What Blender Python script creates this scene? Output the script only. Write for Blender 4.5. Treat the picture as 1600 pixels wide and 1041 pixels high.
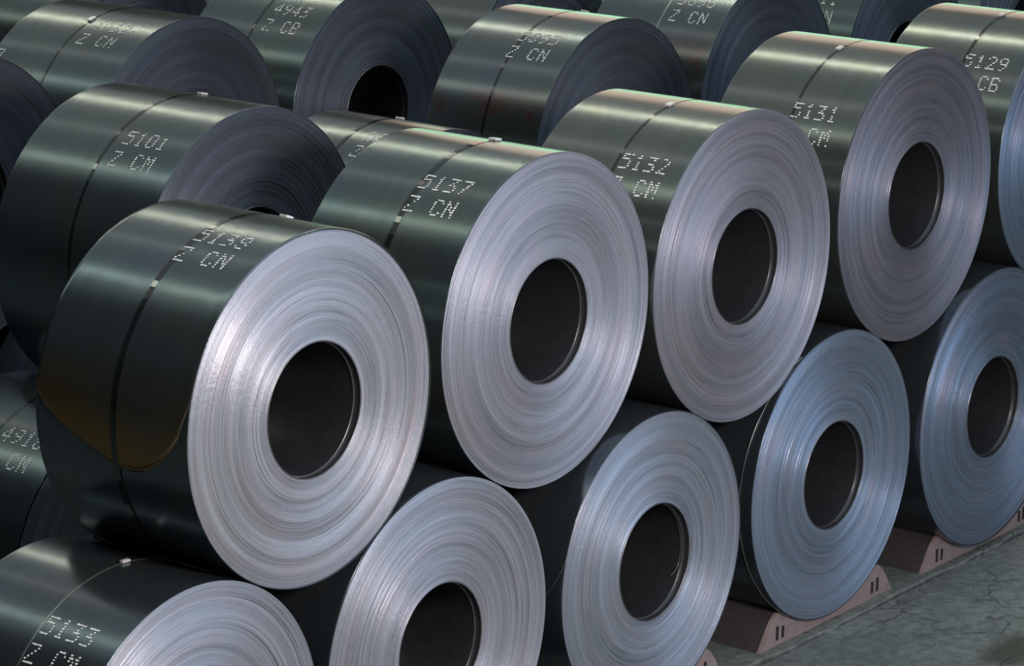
import bpy, math, random
import numpy as np
from mathutils import Matrix, Vector

# ------------------------------------------------------------------ scene
for o in list(bpy.data.objects): bpy.data.objects.remove(o)
S = bpy.context.scene
COL = S.collection
S.view_settings.view_transform = 'Standard'
S.view_settings.look = 'None'
S.view_settings.gamma = 1.0
S.view_settings.use_curve_mapping = False
S.view_settings.exposure = 0.0

# camera (solved from the ellipses of the coil ends)
CX, CY, CZ = -11.828657, -10.6969949, 7.36468186
YAW, PITCH, ROLL, FPX = 0.910702970, 0.257246559, 0.00874205314, 4800.10128
cd = bpy.data.cameras.new('camera'); cam = bpy.data.objects.new('camera', cd); COL.objects.link(cam)
fwd = Vector((math.sin(YAW)*math.cos(PITCH), math.cos(YAW)*math.cos(PITCH), -math.sin(PITCH)))
rt = Vector((math.cos(YAW), -math.sin(YAW), 0)); up = rt.cross(fwd)
c_, s_ = math.cos(ROLL), math.sin(ROLL)
r2 = c_*rt + s_*up; u2 = -s_*rt + c_*up
M = Matrix((r2, u2, -fwd)).transposed().to_4x4(); M.translation = (CX, CY, CZ)
cam.matrix_world = M
cd.sensor_fit = 'HORIZONTAL'; cd.sensor_width = 36.0; cd.lens = FPX/1600*36.0
cd.clip_start = .1; cd.clip_end = 500
S.camera = cam

# world: dim, cool daylight filling an open-sided hall
W = bpy.data.worlds.new('hall_daylight'); S.world = W; W.use_nodes = True
bg = W.node_tree.nodes['Background']
bg.inputs[0].default_value = (0.62, 0.70, 0.70, 1); bg.inputs[1].default_value = 0.035

def area(name, loc, target, sx, sy, power, color, spread=None):
    l = bpy.data.lights.new(name, 'AREA'); l.shape = 'RECTANGLE'; l.size = sx; l.size_y = sy
    l.energy = power; l.color = color
    if spread: l.spread = math.radians(spread)
    o = bpy.data.objects.new(name, l); COL.objects.link(o); o.location = loc
    d = Vector(target) - Vector(loc)
    o.rotation_euler = d.to_track_quat('-Z', 'Y').to_euler()
    return o
# bay lamp and the open door in front of the stack light the coil ends
area('bay_lamp', (-1.5, -8.0, 6.0), (1.0, 0, 1.8), 2.6, 1.3, 980, (1.0, .90, .86))
area('door_daylight', (11.0, -13.0, 2.0), (6.0, 0, 1.4), 10.0, 4.0, 330, (.48, .71, 1.0))
# translucent roof over the stacks, added fill over the aisle, and brighter lamp strips along the coil axes
def strip(x, z, w, power, color, y0=3.0, y1=30.0):
    l = area('roof_strip_and_fill', (x, (y0+y1)/2, z), (x, 9.0, 0), w, y1-y0, power, color)
    l.rotation_euler = (0, 0, 0)
    return l
strip(9.0, 15.0, 30.0, 1000, (.80, .90, .90), 4.0, 34.0)
strip(4.0, 15.0, 22.0, 1500, (.80, .90, 1.0), -14.0, 2.5)  # added fill to brighten painted marks and floor
strip(-2.8, 14.0, .5, 260, (.93, 1.0, .78))
strip(12.0, 14.0, .40, 880, (1.0, .95, .72))
strip(3.4, 14.0, .5, 70, (1.0, .88, .82))

# ------------------------------------------------------------------ helpers
def link(name, me, mat=None, parent=None, loc=(0, 0, 0)):
    o = bpy.data.objects.new(name, me); COL.objects.link(o)
    if mat is not None and not me.materials: me.materials.append(mat)
    if parent: o.parent = parent
    o.location = loc
    return o
def mesh(name, v, f, smooth=False):
    me = bpy.data.meshes.new(name); me.from_pydata([tuple(map(float, p)) for p in v], [], [tuple(map(int, q)) for q in f])
    me.validate()
    if smooth: me.polygons.foreach_set('use_smooth', [True]*len(me.polygons))
    me.update()
    return me
def tag(o, label=None, cat=None, group=None, kind=None):
    if label: o['label'] = label
    if cat: o['category'] = cat
    if group: o['group'] = group
    if kind: o['kind'] = kind
    return o
def lathe(name, prof, seg, smooth=False, flip=False):
    """prof: (radius, y); revolved round the y axis; closed ring"""
    p = np.array(prof); n = len(p)
    a = np.linspace(0, 2*np.pi, seg, endpoint=False)
    v = np.stack([np.outer(np.sin(a), p[:, 0]), np.repeat(p[None, :, 1], seg, 0), np.outer(np.cos(a), p[:, 0])], -1).reshape(-1, 3)
    i, j = np.meshgrid(np.arange(seg), np.arange(n-1), indexing='ij')
    i2 = (i+1) % seg
    q = np.stack([i*n+j, i2*n+j, i2*n+j+1, i*n+j+1], -1).reshape(-1, 4)
    if flip: q = q[:, ::-1]
    me = bpy.data.meshes.new(name)
    me.vertices.add(len(v)); me.vertices.foreach_set('co', v.astype(np.float32).ravel())
    me.loops.add(q.size); me.loops.foreach_set('vertex_index', q.astype(np.int32).ravel())
    me.polygons.add(len(q)); me.polygons.foreach_set('loop_start', np.arange(0, q.size, 4, dtype=np.int32))
    me.polygons.foreach_set('use_smooth', np.full(len(q), smooth))
    me.update(calc_edges=True); me.validate()
    return me
def box(sx0, sx1, sy0, sy1, sz0, sz1):
    v = [(x, y, z) for x in (sx0, sx1) for y in (sy0, sy1) for z in (sz0, sz1)]
    f = [(0, 1, 3, 2), (4, 6, 7, 5), (0, 4, 5, 1), (2, 3, 7, 6), (0, 2, 6, 4), (1, 5, 7, 3)]
    return v, f

# ------------------------------------------------------------------ materials
class NT:
    def __init__(s, name):
        s.m = bpy.data.materials.new(name); s.m.use_nodes = True
        s.t = s.m.node_tree; s.b = s.t.nodes['Principled BSDF']
    def n(s, typ, **kw):
        x = s.t.nodes.new(typ)
        for k, v in kw.items(): setattr(x, k, v)
        return x
    def l(s, a, b): s.t.links.new(a, b)
    def math(s, op, a, b=None, c=None):
        x = s.n('ShaderNodeMath', operation=op)
        for i, q in enumerate((a, b, c)):
            if q is None: continue
            if isinstance(q, (int, float)): x.inputs[i].default_value = q
            else: s.l(q, x.inputs[i])
        return x.outputs[0]
    def mixc(s, f, a, b, mode='MIX'):
        x = s.n('ShaderNodeMix', data_type='RGBA', blend_type=mode)
        for sock, q in ((x.inputs[0], f), (x.inputs[6], a), (x.inputs[7], b)):
            if isinstance(q, (int, float)): sock.default_value = q
            elif isinstance(q, tuple): sock.default_value = q
            else: s.l(q, sock)
        return x.outputs[2]
    def ramp(s, f, pts):
        x = s.n('ShaderNodeValToRGB'); e = x.color_ramp.elements
        while len(e) < len(pts): e.new(.5)
        for k, (p, c) in enumerate(pts):
            e[k].position = p; e[k].color = c if isinstance(c, tuple) else (c, c, c, 1)
        s.l(f, x.inputs[0]); return x.outputs[0]
    def polar(s):
        tc = s.n('ShaderNodeTexCoord'); sp = s.n('ShaderNodeSeparateXYZ'); s.l(tc.outputs['Object'], sp.inputs[0])
        x, y, z = sp.outputs
        r = s.math('SQRT', s.math('ADD', s.math('MULTIPLY', x, x), s.math('MULTIPLY', z, z)))
        a = s.math('ARCTAN2', x, z)
        return tc.outputs['Object'], x, y, z, r, a
    def comb(s, x, y, z):
        c = s.n('ShaderNodeCombineXYZ')
        for k, q in enumerate((x, y, z)):
            if isinstance(q, (int, float)): c.inputs[k].default_value = q
            else: s.l(q, c.inputs[k])
        return c.outputs[0]
    def noise(s, vec, scale, detail=2, rough=.5):
        x = s.n('ShaderNodeTexNoise'); x.inputs['Scale'].default_value = scale
        x.inputs['Detail'].default_value = detail; x.inputs['Roughness'].default_value = rough
        s.l(vec, x.inputs['Vector']); return x.outputs[0]
def setp(b, **kw):
    for k, v in kw.items(): b.inputs[k.replace('_', ' ')].default_value = v

def mat_face(name, base, seed, rough=.40, metal=.75, tint=(.60, .47, .50, 1)):
    k = NT(name); ob, x, y, z, r, a = k.polar()
    ca, sa = k.math('COSINE', a), k.math('SINE', a)
    # rings: noise that hardly changes along the winding direction
    v1 = k.comb(k.math('ADD', k.math('MULTIPLY', r, 130.), seed*7.3), k.math('MULTIPLY', ca, .5), k.math('MULTIPLY', sa, .5))
    fine = k.noise(v1, 1.0, 3, .7)
    v2 = k.comb(k.math('ADD', k.math('MULTIPLY', r, 17.), seed*3.1), k.math('MULTIPLY', ca, .35), k.math('MULTIPLY', sa, .35))
    broad = k.noise(v2, 1.0, 2, .5)
    # sheared-edge mottling, short strokes across and along the windings
    v3 = k.comb(k.math('MULTIPLY', r, 38.), k.math('MULTIPLY', ca, 30.), k.math('MULTIPLY', sa, 30.))
    mott = k.noise(v3, 1.0, 4, .7)
    col = k.mixc(k.ramp(broad, [(.40, 0.), (.60, 1.)]), base, tuple(c*.78 for c in base[:3])+(1,))
    v4 = k.comb(k.math('ADD', k.math('MULTIPLY', r, 8.), seed), k.math('MULTIPLY', ca, 1.1), k.math('MULTIPLY', sa, 1.1))
    col = k.mixc(k.math('MULTIPLY', k.ramp(k.noise(v4, 1., 2), [(.5, 0.), (.72, 1.)]), .35), col, tint)
    col = k.mixc(k.math('MULTIPLY', k.ramp(fine, [(.28, 1.), (.46, 0.)]), .55), col, (.14, .15, .18, 1))
    v6 = k.comb(k.math('ADD', k.math('MULTIPLY', r, 52.), seed*5.), k.math('MULTIPLY', ca, .4), k.math('MULTIPLY', sa, .4))
    ln = k.noise(v6, 1., 1, .5)
    lines = k.ramp(ln, [(.455, 0.), (.49, 1.), (.51, 1.), (.545, 0.)])
    part = k.ramp(k.noise(k.comb(k.math('MULTIPLY', r, 12.), k.math('ADD', ca, seed), sa), 1., 2), [(.40, 0.), (.60, 1.)])
    col = k.mixc(k.math('MULTIPLY', k.math('MULTIPLY', lines, part), .45), col, (.16, .18, .22, 1))
    # stray dark nicks along the rings
    v5 = k.comb(k.math('MULTIPLY', r, 190.), k.math('MULTIPLY', ca, 9.), k.math('MULTIPLY', sa, 9.))
    col = k.mixc(k.math('MULTIPLY', k.ramp(k.noise(v5, 1., 2), [(.22, 1.), (.30, 0.)]), .6), col, (.08, .08, .10, 1))
    k.l(col, k.b.inputs['Base Color'])
    setp(k.b, Metallic=metal)
    k.l(k.math('ADD', k.math('MULTIPLY', mott, .22), rough-.11), k.b.inputs['Roughness'])
    k.b.inputs['Anisotropic'].default_value = .75; k.b.inputs['Anisotropic Rotation'].default_value = .25
    tg = k.n('ShaderNodeTangent', direction_type='RADIAL', axis='Y'); k.l(tg.outputs[0], k.b.inputs['Tangent'])
    bp = k.n('ShaderNodeBump'); bp.inputs['Strength'].default_value = .7; bp.inputs['Distance'].default_value = .0022
    k.l(k.math('ADD', k.math('MULTIPLY', fine, 1.0), k.math('MULTIPLY', mott, 1.0)), bp.inputs['Height'])
    k.l(bp.outputs[0], k.b.inputs['Normal'])
    return k.m

def mat_body(name, seed, base=(.135, .165, .155, 1), rust=0., rough=.21, tail=False):
    k = NT(name); ob, x, y, z, r, a = k.polar()
    vv = k.n('ShaderNodeVectorMath', operation='ADD'); k.l(ob, vv.inputs[0]); vv.inputs[1].default_value = (seed*3.7, seed, seed*5.1)
    p = vv.outputs[0]
    cl = k.noise(p, 1.6, 3, .55)
    col = k.mixc(k.ramp(cl, [(.35, 0.), (.68, 1.)]), base, (base[0]*.85, base[1]*.95, base[2]*1.12, 1))
    # faint rolling bands that run round the coil
    bn = k.noise(k.comb(k.math('MULTIPLY', y, 22.), seed, k.math('MULTIPLY', a, .6)), 1., 3, .6)
    col = k.mixc(k.math('MULTIPLY', k.ramp(bn, [(.4, 0.), (.7, 1.)]), .35), col, tuple(c*.7 for c in base[:3])+(1,))
    if rust > 0:
        rn = k.noise(p, 2.6, 4, .6)
        low = k.ramp(z, [(.25, 1.), (.6, 0.)])
        f = k.math('MULTIPLY', k.ramp(rn, [(.50, 0.), (.60, 1.)]), low)
        col = k.mixc(k.math('MULTIPLY', f, rust), col, (.20, .045, .03, 1))
    if tail:  # warm floor reflection painted as brown into the lower end of the lap
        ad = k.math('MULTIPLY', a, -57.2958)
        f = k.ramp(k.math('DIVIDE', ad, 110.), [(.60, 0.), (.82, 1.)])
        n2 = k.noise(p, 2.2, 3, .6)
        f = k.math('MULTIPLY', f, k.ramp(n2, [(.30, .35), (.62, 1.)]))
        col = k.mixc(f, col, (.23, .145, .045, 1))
    k.l(col, k.b.inputs['Base Color'])
    setp(k.b, Metallic=.82)
    k.b.inputs['Specular IOR Level'].default_value = .5
    rn = k.noise(p, 5., 4, .6)
    k.l(k.math('ADD', k.math('MULTIPLY', rn, .06), rough-.03), k.b.inputs['Roughness'])
    return k.m

def plain(name, col, metal=0., rough=.5, noise=None, bump=0.):
    k = NT(name); setp(k.b, Metallic=metal, Roughness=rough); k.b.inputs['Base Color'].default_value = col
    tc = k.n('ShaderNodeTexCoord')
    nz = k.noise(tc.outputs['Object'], noise or 12., 4, .6)
    k.l(k.mixc(k.ramp(nz, [(.3, 0.), (.7, 1.)]), col, tuple(c*.75 for c in col[:3])+(1,)), k.b.inputs['Base Color'])
    if bump:
        bp = k.n('ShaderNodeBump'); bp.inputs['Strength'].default_value = bump; bp.inputs['Distance'].default_value = .005
        k.l(nz, bp.inputs['Height']); k.l(bp.outputs[0], k.b.inputs['Normal'])
    return k.m

FACE_TOP = (.60, .60, .65, 1)
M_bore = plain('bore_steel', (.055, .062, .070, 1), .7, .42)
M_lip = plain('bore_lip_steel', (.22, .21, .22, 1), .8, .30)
M_strap = plain('strap_steel', (.008, .011, .011, 1), 0., .10)
M_strap.node_tree.nodes['Principled BSDF'].inputs['Specular IOR Level'].default_value = .9
M_strap2 = plain('strap_bright_steel', (.30, .33, .31, 1), .8, .30)
M_seal = plain('strap_seal_steel', (.85, .86, .84, 1), .35, .35)
M_paint = plain('marking_paint', (.86, .90, .87, 1), 0., .9, 60.)
M_rubber = plain('saddle_top', (.045, .040, .045, 1), 0., .55, 20., .1)
M_plate = plain('saddle_end_plate', (.27, .21, .205, 1), 0., .6, 9., .1)
M_slot = plain('saddle_slot', (.012, .012, .014, 1), 0., .8)

# ------------------------------------------------------------------ setting
def mat_floor():
    k = NT('stained_concrete'); tc = k.n('ShaderNodeTexCoord'); P = tc.outputs['Object']
    n1 = k.noise(P, .9, 6, .65); n2 = k.noise(P, 5., 6, .7); n3 = k.noise(P, 38., 4, .7)
    col = k.mixc(k.ramp(n1, [(.35, 0.), (.65, 1.)]), (.105, .130, .125, 1), (.170, .195, .185, 1))
    col = k.mixc(k.math('MULTIPLY', k.ramp(n2, [(.42, 0.), (.7, 1.)]), .5), col, (.06, .075, .075, 1))
    col = k.mixc(k.math('MULTIPLY', k.ramp(n3, [(.58, 0.), (.75, 1.)]), .35), col, (.26, .27, .26, 1))
    n4 = k.noise(P, 14., 6, .75)
    col = k.mixc(k.math('MULTIPLY', k.ramp(n4, [(.40, 1.), (.56, 0.)]), .55), col, (.045, .055, .055, 1))
    # hairline cracks
    wv = k.n('ShaderNodeVectorMath', operation='ADD')
    nn = k.n('ShaderNodeTexNoise'); nn.inputs['Scale'].default_value = 2.2; nn.inputs['Detail'].default_value = 6; k.l(P, nn.inputs['Vector'])
    sc = k.n('ShaderNodeVectorMath', operation='SCALE'); sc.inputs['Scale'].default_value = .7; k.l(nn.outputs['Color'], sc.inputs[0])
    k.l(P, wv.inputs[0]); k.l(sc.outputs[0], wv.inputs[1])
    vo = k.n('ShaderNodeTexVoronoi', feature='DISTANCE_TO_EDGE'); vo.inputs['Scale'].default_value = .85; k.l(wv.outputs[0], vo.inputs['Vector'])
    cr = k.ramp(vo.outputs['Distance'], [(0., 1.), (.014, 0.)])
    msk = k.ramp(n1, [(.45, 0.), (.55, 1.)])
    crm = k.math('MULTIPLY', cr, msk)
    col = k.mixc(k.math('MULTIPLY', crm, .6), col, (.02, .024, .022, 1))
    # dark oil spill with its own outline, on the aisle
    sp = k.n('ShaderNodeSeparateXYZ'); k.l(P, sp.inputs[0])
    dx = k.math('SUBTRACT', sp.outputs[0], 6.05); dy = k.math('SUBTRACT', sp.outputs[1], -1.28)
    d = k.math('SQRT', k.math('ADD', k.math('MULTIPLY', dx, dx), k.math('MULTIPLY', k.math('MULTIPLY', dy, dy), 5.)))
    d = k.math('ADD', d, k.math('MULTIPLY', k.noise(P, 3., 4), .6))
    sp_f = k.ramp(d, [(.55, 1.), (.85, 0.)])
    col = k.mixc(k.math('MULTIPLY', sp_f, .85), col, (.018, .024, .012, 1))
    k.l(col, k.b.inputs['Base Color']); setp(k.b, Roughness=.62)
    bp = k.n('ShaderNodeBump'); bp.inputs['Strength'].default_value = .7; bp.inputs['Distance'].default_value = .02
    h = k.math('SUBTRACT', k.math('ADD', k.math('MULTIPLY', n2, .7), k.math('MULTIPLY', n3, .25)), k.math('MULTIPLY', crm, .5))
    k.l(h, bp.inputs['Height']); k.l(bp.outputs[0], k.b.inputs['Normal'])
    return k.m
M_floor = mat_floor()
ZF = -.085
# aisle floor in front, stacking pad behind (its broken edge runs beneath the coil ends)
v, f = box(-30, 58, -30, -.075, ZF-.3, ZF)
tag(link('floor', mesh('floor', v, f), M_floor), 'grey-green cracked concrete aisle floor before the coils', kind='structure')
rnd = random.Random(3)
xs = np.arange(-30, 58.01, .11); top = ZF+.012
vv = []; ff = []
for i, x in enumerate(xs):
    e = -.045 + .012*math.sin(x*3.1) + rnd.uniform(-.010, .010) + .010*math.sin(x*11.)
    vv += [(x, 47, top), (x, e+.012, top), (x, e, top-.016), (x, e+.012, top-.2)]
    if i: a = 4*(i-1); b = 4*i; ff += [(a, a+1, b+1, b), (a+1, a+2, b+2, b+1), (a+2, a+3, b+3, b+2)]
tag(link('trim_1', mesh('pad', vv, ff), M_floor), 'concrete stacking pad with a broken edge beneath the coils', kind='structure')
M_wall = plain('dark_cladding', (.035, .040, .038, 1), 0., .8, 1.)
for nm, (b, lab) in {'wall_left': ((-30.3, -30, -30, 48, ZF, 16), 'dark side wall of the hall'),
                     'wall_rear': ((-30, 58, 47.7, 48, ZF, 16), 'dark rear wall of the hall')}.items():
    v, f = box(*b); tag(link(nm, mesh(nm, v, f), M_wall), lab, kind='structure')
# far wall with two daylit window bands (lower one of green sheeting)
v, f = box(58, 58.3, -30, 48, ZF, 34)
tag(link('wall_right', mesh('wall_right', v, f), M_wall), 'far side wall of the hall', kind='structure')
def emis(name, col, st):
    k = NT(name); setp(k.b, Roughness=.6); k.b.inputs['Base Color'].default_value = (.1, .1, .1, 1)
    k.b.inputs['Emission Color'].default_value = col; k.b.inputs['Emission Strength'].default_value = st
    return k.m
v, f = box(57.9, 57.99, 5, 47.5, .5, 11.5)
tag(link('window_1', mesh('green_glazing', v, f), emis('green_sheeting', (.45, 1.0, .62, 1), 1.9)), 'band of daylit green sheeting in the far wall', kind='structure')
v, f = box(57.9, 57.99, 5, 47.5, 12.0, 31)
tag(link('window_2', mesh('warm_glazing', v, f), emis('warm_glazing', (1.0, .76, .60, 1), 1.5)), 'band of warm daylit glazing high in the far wall', kind='structure')

# ------------------------------------------------------------------ dot-matrix marking
G = {'0': '01110 10001 10001 10001 10001 10001 01110', '1': '00100 01100 00100 00100 00100 00100 01110',
 '2': '01110 10001 00001 00010 00100 01000 11111', '3': '11111 00010 00100 01110 00001 00001 11110',
 '4': '00010 00110 01010 10010 11111 00010 00010', '5': '11111 10000 11110 00001 00001 00001 11110',
 '7': '11111 00001 00010 00010 00100 00100 01000', '8': '01110 10001 10001 01110 10001 10001 01110',
 '6': '01110 10000 10000 11110 10001 10001 01110', '9': '01110 10001 10001 01111 00001 00010 01100',
 'Z': '11111 00001 00010 00100 01000 10000 11111', 'C': '01110 10001 10000 10000 10000 10001 01110',
 'N': '10001 11001 10101 10101 10011 10001 10001', 'M': '10001 11011 10101 10101 10001 10001 10001',
 'B': '11110 10001 10001 11110 10001 10001 11110', '-': '00000 00000 00000 11111 00000 00000 00000'}
def marking(rows, R, a0, y0, parent, rz, seed, drop=.05):
    """each character is a part of the coil: a run of paint dots, bars joined along the coil axis"""
    rd = random.Random(seed)
    H = math.radians(6.1)/R; dz = H/6; pitch = .096; dx = .0142
    for ri, row in enumerate(rows):
        for ci, ch in enumerate(row):
            if ch == ' ': continue
            V = []; F = []
            g = G[ch].split(); wob = rd.uniform(-.0015, .0015)
            for j in range(7):
                for i in range(5):
                    if g[j][i] != '1' or rd.random() < drop: continue
                    yy = y0 - ci*pitch - i*dx + rd.uniform(-.0012, .0012)
                    aa = math.radians(a0) - ri*math.radians(10.2)/R - j*dz + wob + rd.uniform(-.0012, .0012)
                    sy = .0086*rd.uniform(.8, 1.2); sa = .0056*rd.uniform(.75, 1.25)/R
                    b = len(V)
                    for q in range(8):
                        t = q*math.pi/4
                        ang = aa + sa*math.sin(t); V.append(((R+.0026)*math.sin(ang), yy+sy*math.cos(t), (R+.0026)*math.cos(ang)))
                    V.append(((R+.0036)*math.sin(aa), yy, (R+.0036)*math.cos(aa)))
                    F += [(b+q, b+(q+1) % 8, b+8) for q in range(8)]
            tag(link('painted_character', mesh('painted_character', V, F, True), M_paint, parent, (0, 0, rz)), kind='stuff')

# ------------------------------------------------------------------ coils
R0 = .381
GROUP = 'wound steel coils stacked on their sides'
def face_profile(R, seed, pitch, dish):
    rd = random.Random(seed); n = int((R-.003-R0)/pitch); p = []
    off = 0.; band = 0.; left = 0
    for i in range(n):
        if left <= 0: left = rd.randint(3, 11); band = rd.uniform(-.5, .5)*dish*(3 if rd.random() < .18 else 1); step = rd.choice((0, 0, .002, -.002, .004))
        left -= 1
        off += band*pitch + rd.uniform(-.0007, .0007); off *= .97
        r_a = R0+.004+i*pitch; r_b = r_a+pitch*.86
        d = off + (step if left % 4 == 0 else 0)
        p += [(r_a, d), (r_b, d+band*pitch*.86)]
        if i < n-1: p.append(((r_b+r_a+pitch)/2, max(d, off)+.0035))
    p.append((R-.0035, p[-1][1]))
    return p
def coil(x, y, z, R, w, seed, label, body, face, rows=None, a0=-30, ty=.53, strap=None, detail=True, tail=False, sealang=15., name='steel_coil'):
    root = bpy.data.objects.new(name, None); COL.objects.link(root)
    root.location = (x, y, z-R); root.empty_display_size = .3
    tag(root, label, 'steel coil', GROUP)
    C = (0, 0, R); seg = 192 if detail else 96
    Rb = R-.005 if tail else R
    e = .0045
    # outer wrap, rolled over slightly at both edges; runs down the rear end
    prof = [(Rb-.006, .003), (Rb-.0015, .0005), (Rb, e), (Rb, e+.004), (Rb, e+.010)] + [(Rb, w*t) for t in (.25, .5, .75)] + [(Rb, w-e-.010), (Rb, w-e-.004), (Rb, w-e), (Rb-.0015, w-.0005), (Rb-.006, w)]
    me = lathe('outer_wrap', prof, seg, True, True)
    link('outer_wrap', me, body, root, C)
    link('rear_end_face', lathe('rear_end_face', [(Rb-.006, w), ((Rb+R0)/2, w+.002), (R0+.004, w)], seg, False, True), face, root, C)
    link('wound_end_face', lathe('wound_end_face', face_profile(Rb, seed, .0085 if detail else .016, .12), seg, False), face, root, C)
    # bore: inner wrap with a proud lip
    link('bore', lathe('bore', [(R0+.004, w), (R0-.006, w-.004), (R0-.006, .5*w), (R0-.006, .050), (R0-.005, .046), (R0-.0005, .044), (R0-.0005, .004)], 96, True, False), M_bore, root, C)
    link('bore_lip', lathe('bore_lip', [(R0-.0005, .005), (R0-.003, -.001), (R0+.0012, -.005), (R0+.006, -.002), (R0+.007, .004)], 96, True), M_lip, root, C)
    link('inner_lap_edge', lathe('inner_lap_edge', [(R0-.0005, .0435), (R0-.0065, .0435), (R0-.0080, .046), (R0-.0062, .052)], 96, True), M_lip, root, C)
    if strap:
        sw, sy, sm = strap
        rr = Rb+.0022 if not tail else R+.0022
        st = link('strap', lathe('strap', [(R-.001, sy-sw/2), (rr, sy-sw/2), (rr, sy-sw/2+.001), (rr, sy+sw/2-.001), (rr, sy+sw/2), (R-.001, sy+sw/2)], 160, False, True), sm, root, C)
        a1 = math.radians(sealang); V = []; F = []
        for k in range(5):
            a = a1 + (k-2)*.015
            for (dy, dr) in ((-.5, .001), (-.5, .014), (.5, .014), (.5, .001)):
                V.append(((rr+dr)*math.sin(a), sy+dy*(sw+.014), (rr+dr)*math.cos(a)))
        for k in range(4):
            for q in range(3): b = k*4+q; F.append((b, b+4, b+5, b+1))
        F += [(0, 1, 2, 3), (19, 18, 17, 16)]
        link('strap_seal', mesh('strap_seal', V, F), M_seal, st)
    if rows:
        marking(rows, R, a0, ty, root, R, seed)
    return root

B = [mat_body('oiled_steel_%d' % i, i+1, b, r) for i, (b, r) in enumerate([
    ((.120, .146, .148, 1), 0), ((.118, .146, .142, 1), 0), ((.150, .168, .155, 1), 0), ((.130, .150, .150, 1), .9), ((.100, .120, .130, 1), 0)])]
M_tail = mat_body('oiled_steel_warm_reflection', 9, (.120, .146, .148, 1), tail=True)
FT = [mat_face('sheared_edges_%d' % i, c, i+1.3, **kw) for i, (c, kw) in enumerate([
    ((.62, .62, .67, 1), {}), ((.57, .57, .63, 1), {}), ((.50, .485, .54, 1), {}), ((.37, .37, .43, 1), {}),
    ((.60, .62, .70, 1), {}), ((.55, .60, .70, 1), {}), ((.44, .53, .68, 1), {'rough': .36}), ((.34, .42, .55, 1), {'rough': .38})])]  # darker and bluer toward the right: light fall-off and cool daylight painted in
F_back = mat_face('sheared_edges_rear', (.20, .235, .30, 1), 11., rough=.42, tint=(.15, .17, .15, 1))  # shaded copy for rear rows, the gloom between stacks put into its colour

# front stack, upper row
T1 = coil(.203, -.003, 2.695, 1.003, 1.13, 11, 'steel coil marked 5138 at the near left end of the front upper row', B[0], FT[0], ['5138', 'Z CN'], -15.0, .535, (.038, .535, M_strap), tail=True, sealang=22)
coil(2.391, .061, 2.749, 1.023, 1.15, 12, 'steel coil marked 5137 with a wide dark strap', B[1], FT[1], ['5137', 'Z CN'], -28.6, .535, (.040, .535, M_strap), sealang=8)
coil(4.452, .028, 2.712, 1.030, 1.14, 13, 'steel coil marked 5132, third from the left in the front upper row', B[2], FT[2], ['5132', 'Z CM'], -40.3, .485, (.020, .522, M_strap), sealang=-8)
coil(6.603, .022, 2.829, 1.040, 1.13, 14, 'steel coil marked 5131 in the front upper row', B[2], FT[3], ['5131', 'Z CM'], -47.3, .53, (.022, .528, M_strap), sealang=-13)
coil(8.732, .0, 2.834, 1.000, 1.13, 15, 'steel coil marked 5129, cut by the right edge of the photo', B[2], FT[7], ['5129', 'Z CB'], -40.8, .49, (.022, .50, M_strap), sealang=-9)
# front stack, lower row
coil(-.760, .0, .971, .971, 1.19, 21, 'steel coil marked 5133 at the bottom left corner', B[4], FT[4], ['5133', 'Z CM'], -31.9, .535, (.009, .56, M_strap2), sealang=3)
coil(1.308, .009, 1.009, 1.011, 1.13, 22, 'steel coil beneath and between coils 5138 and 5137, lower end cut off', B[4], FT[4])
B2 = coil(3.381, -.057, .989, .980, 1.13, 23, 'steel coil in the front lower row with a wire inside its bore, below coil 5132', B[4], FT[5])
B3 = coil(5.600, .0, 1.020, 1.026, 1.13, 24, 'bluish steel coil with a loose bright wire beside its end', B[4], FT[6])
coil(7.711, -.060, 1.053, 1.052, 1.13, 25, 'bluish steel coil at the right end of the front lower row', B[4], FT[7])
# second stack
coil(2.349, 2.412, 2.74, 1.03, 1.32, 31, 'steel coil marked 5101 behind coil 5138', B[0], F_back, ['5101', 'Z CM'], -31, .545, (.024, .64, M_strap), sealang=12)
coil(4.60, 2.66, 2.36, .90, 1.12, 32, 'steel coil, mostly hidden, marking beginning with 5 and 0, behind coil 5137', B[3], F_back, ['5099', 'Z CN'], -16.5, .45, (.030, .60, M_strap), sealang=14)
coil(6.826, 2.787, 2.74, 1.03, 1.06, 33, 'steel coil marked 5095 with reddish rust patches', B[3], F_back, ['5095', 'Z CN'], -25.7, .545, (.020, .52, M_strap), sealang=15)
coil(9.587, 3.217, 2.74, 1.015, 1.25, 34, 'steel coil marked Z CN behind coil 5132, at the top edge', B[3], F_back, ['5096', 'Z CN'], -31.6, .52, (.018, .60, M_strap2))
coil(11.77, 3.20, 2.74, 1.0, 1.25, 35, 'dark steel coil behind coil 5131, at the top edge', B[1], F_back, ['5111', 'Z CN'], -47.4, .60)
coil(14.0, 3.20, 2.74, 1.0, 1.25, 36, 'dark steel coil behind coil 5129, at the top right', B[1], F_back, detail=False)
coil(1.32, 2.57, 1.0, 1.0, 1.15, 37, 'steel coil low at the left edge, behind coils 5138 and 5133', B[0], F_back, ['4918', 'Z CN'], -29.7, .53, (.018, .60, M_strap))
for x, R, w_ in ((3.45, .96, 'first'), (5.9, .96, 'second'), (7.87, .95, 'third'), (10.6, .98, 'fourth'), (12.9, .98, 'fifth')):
    coil(x, 2.66, R, R, 1.15, int(x*10), 'steel coil in the lower row of the second stack, %s after the one marked 4918' % w_, B[1], F_back, detail=False)
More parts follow.
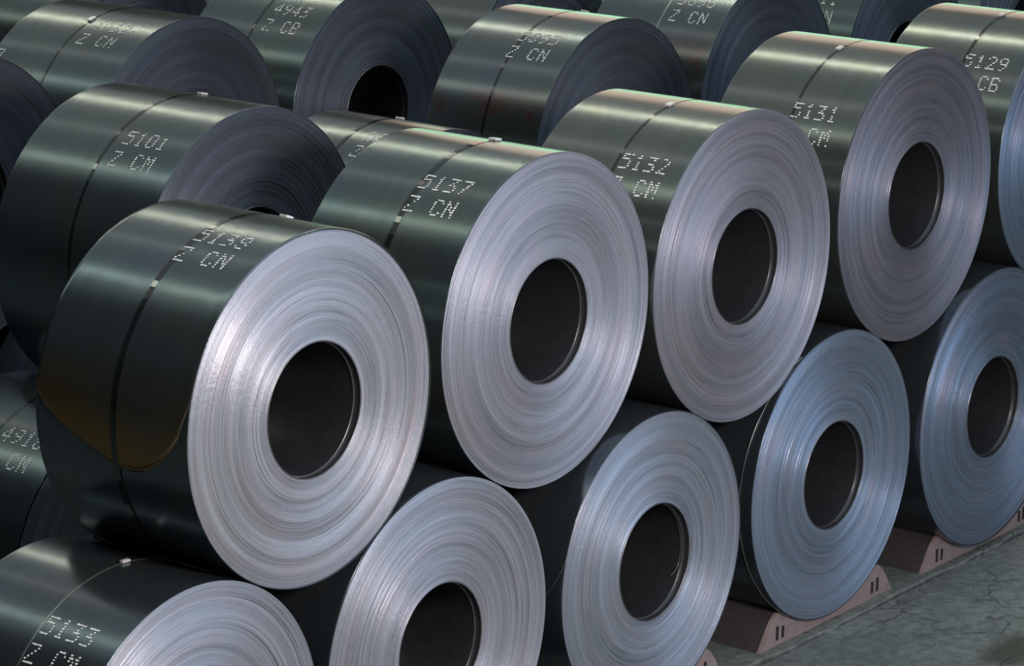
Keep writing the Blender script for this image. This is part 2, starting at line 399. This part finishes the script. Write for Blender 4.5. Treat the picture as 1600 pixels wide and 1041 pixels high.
# third stack
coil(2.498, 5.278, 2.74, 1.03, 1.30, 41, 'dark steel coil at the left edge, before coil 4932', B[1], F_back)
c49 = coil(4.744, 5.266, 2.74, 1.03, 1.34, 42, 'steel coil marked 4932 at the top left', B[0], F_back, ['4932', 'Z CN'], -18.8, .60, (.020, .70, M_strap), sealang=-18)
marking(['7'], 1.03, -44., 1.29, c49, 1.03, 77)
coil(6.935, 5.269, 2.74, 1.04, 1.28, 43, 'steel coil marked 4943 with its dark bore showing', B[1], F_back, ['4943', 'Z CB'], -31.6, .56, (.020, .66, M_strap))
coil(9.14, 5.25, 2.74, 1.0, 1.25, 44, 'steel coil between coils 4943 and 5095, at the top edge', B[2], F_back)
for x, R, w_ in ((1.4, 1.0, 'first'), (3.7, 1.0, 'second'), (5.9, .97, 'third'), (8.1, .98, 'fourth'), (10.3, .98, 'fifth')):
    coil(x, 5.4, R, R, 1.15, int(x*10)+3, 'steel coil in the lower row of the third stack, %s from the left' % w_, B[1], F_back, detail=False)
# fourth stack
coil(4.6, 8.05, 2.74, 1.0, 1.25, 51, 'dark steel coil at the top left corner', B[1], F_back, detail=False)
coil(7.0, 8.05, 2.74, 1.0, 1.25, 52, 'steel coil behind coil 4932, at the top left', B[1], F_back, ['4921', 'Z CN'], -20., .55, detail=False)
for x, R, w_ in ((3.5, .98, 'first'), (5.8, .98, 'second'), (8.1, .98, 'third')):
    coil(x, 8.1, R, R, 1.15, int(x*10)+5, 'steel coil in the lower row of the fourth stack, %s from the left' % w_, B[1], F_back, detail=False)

# wrap tail on coil 5138: the last lap ends in a rounded tongue on the near left side
def wrap_tail():
    R = 1.003; ys = [-.001, .004, .011, .03, .07, .13, .2, .29, .38, .44, .5, .56, .63, .77, .91, 1.0, 1.054, 1.10, 1.126, 1.131]
    data = [(.0, -74.), (.011, -77.2), (.072, -87.6), (.13, -92.), (.196, -95.6), (.29, -99.2), (.378, -101.2), (.497, -101.5), (.63, -98.8), (.909, -92.1), (1.054, -86.9), (1.131, -82.)]
    yy = np.array([d[0] for d in data]); aa = np.array([d[1] for d in data])
    V = []; F = []; n = 120; m = len(ys)
    for y in ys:
        a_end = math.radians(float(np.interp(y, yy, aa)))
        for i in range(n):
            a = a_end + (math.radians(178)-a_end)*i/(n-1)
            r = R + .0005
            if y < .003 or y > 1.127: r -= .004
            V.append((r*math.sin(a), y, r*math.cos(a)))
    for j in range(m-1):
        for i in range(n-1):
            a = j*n+i; F.append((a, a+n, a+n+1, a+1))
    # cut edge of the sheet along the tongue
    b = len(V)
    for j, y in enumerate(ys):
        vx = V[j*n]; s = (R-.005)/R
        V.append((vx[0]*s, vx[1], vx[2]*s))
    for j in range(m-1): F.append((j*n, b+j, b+j+1, (j+1)*n))
    return mesh('wrap_tail', V, F, True)
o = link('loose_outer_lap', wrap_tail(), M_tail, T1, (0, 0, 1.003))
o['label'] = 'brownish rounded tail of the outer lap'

def wire(name, pts, rad, mat, parent, loc):
    V = []; F = []; n = len(pts)
    for i, p in enumerate(pts):
        p = Vector(p); t = (Vector(pts[min(i+1, n-1)])-Vector(pts[max(i-1, 0)])).normalized()
        a = t.cross(Vector((0, 1, .01))).normalized(); c = t.cross(a)
        for q in range(6):
            th = q*math.pi/3; V.append(p+rad*(math.cos(th)*a+math.sin(th)*c))
        if i:
            for q in range(6): F.append(((i-1)*6+q, (i-1)*6+(q+1) % 6, i*6+(q+1) % 6, i*6+q))
    return link(name, mesh(name, V, F, True), mat, parent, loc)
# loose wire round coil beside its end
pts = []
for i in range(97):
    a = math.radians(-150+i*1.3); k = math.sin(math.pi*i/96)
    pts.append(((1.034)*math.sin(a), .012+.085*k, 1.034*math.cos(a)))
wire('loose_wire', pts, .0035, M_strap2, B3, (0, 0, 1.028))

# wire end hooked inside the bore, and a short stray end at the near edge
pts = []
for i in range(41):
    a = math.radians(20+i*2.6); r = .372-(.0 if i < 34 else (i-33)**2*.0011)
    pts.append((r*math.sin(a), .06, r*math.cos(a)))
wire('bore_wire', pts, .0022, M_strap2, B2, (0, 0, .980))
pts = []
for i in range(21):
    a = math.radians(-74-i*.9); r = .984+.0022*math.sin(i/20*math.pi)
    pts.append((r*math.sin(a), .0+.165*(i/20)**1.6, r*math.cos(a)))
wire('stray_wire', pts, .0022, M_strap2, B2, (0, 0, .980))

# ------------------------------------------------------------------ saddles under the lower row
def saddle_profile():
    p = [(-.865, -.072), (-.84, -.045), (-.78, .045), (-.72, .120), (-.665, .158), (-.62, .166), (-.575, .150), (-.52, .118)]
    for dx in (-.42, -.32, -.22, -.11, 0): p.append((dx, 1.02-math.sqrt(1.04-dx*dx)-.014))
    q = [(-a, b) for a, b in p[::-1][1:]]
    return p+q
def saddle(x, y, label, first=[]):
    if first:
        r = first[0].copy(); COL.objects.link(r)
        for ch in first[0].children:
            c = ch.copy(); COL.objects.link(c); c.parent = r
    else:
        r = bpy.data.objects.new('coil_saddle', None); COL.objects.link(r); first.append(r)
        P = saddle_profile(); n = len(P)
        def extr(y0, y1, name, mat, grow=0.):
            V = [(px, yy, pz+grow*(1 if pz > -.05 else 0)) for yy in (y0, y1) for px, pz in P]; F = [(i, i+1, n+i+1, n+i) for i in range(n-1)]
            F += [tuple(range(n-1, -1, -1)), tuple(range(n, 2*n)), (0, n, 2*n-1, n-1)]
            return link(name, mesh(name, V, F), mat, r)
        extr(.028, 1.08, 'cradle_block', M_rubber)
        extr(.0, .028, 'end_plate', M_plate, .002)
        for sx in (-1, 1):
            for dx in (-.035, .035):
                h = .10 if dx*sx > 0 else .085
                v, f = box(sx*.62+dx-.014, sx*.62+dx+.014, -.004, .001, -.03, -.03+h)
                link('slot', mesh('slot', v, f), M_slot, r)
    r.location = (x, y, 0)
    tag(r, label, 'coil saddle', 'saddles carrying the lower coils')
    return r
saddle(5.655, .04, 'saddle with slotted end plate under the bluish coil with the loose wire')
saddle(7.79, .03, 'saddle with slotted end plate under the rightmost coil of the front lower row')
saddle(3.47, .04, 'saddle under the front lower coil below coil 5132')
saddle(1.33, .04, 'saddle under the lower coil between coils 5138 and 5137')
saddle(-.8, .04, 'saddle under coil 5133')
saddle(9.92, .03, 'saddle at the right edge, beyond the last coil of the lower row')
for k_, xs_ in (('second', (1.36, 3.45, 5.9, 7.87, 10.6, 12.9)), ('third', (1.4, 3.7, 5.9, 8.1, 10.3)), ('fourth', (3.5, 5.8, 8.1))):
    for n_, x in zip(('first', 'second', 'third', 'fourth', 'fifth', 'sixth'), xs_):
        saddle(x, {'second': 2.70, 'third': 5.44, 'fourth': 8.14}[k_], 'saddle under the lower row of the %s stack, %s from the left' % (k_, n_))
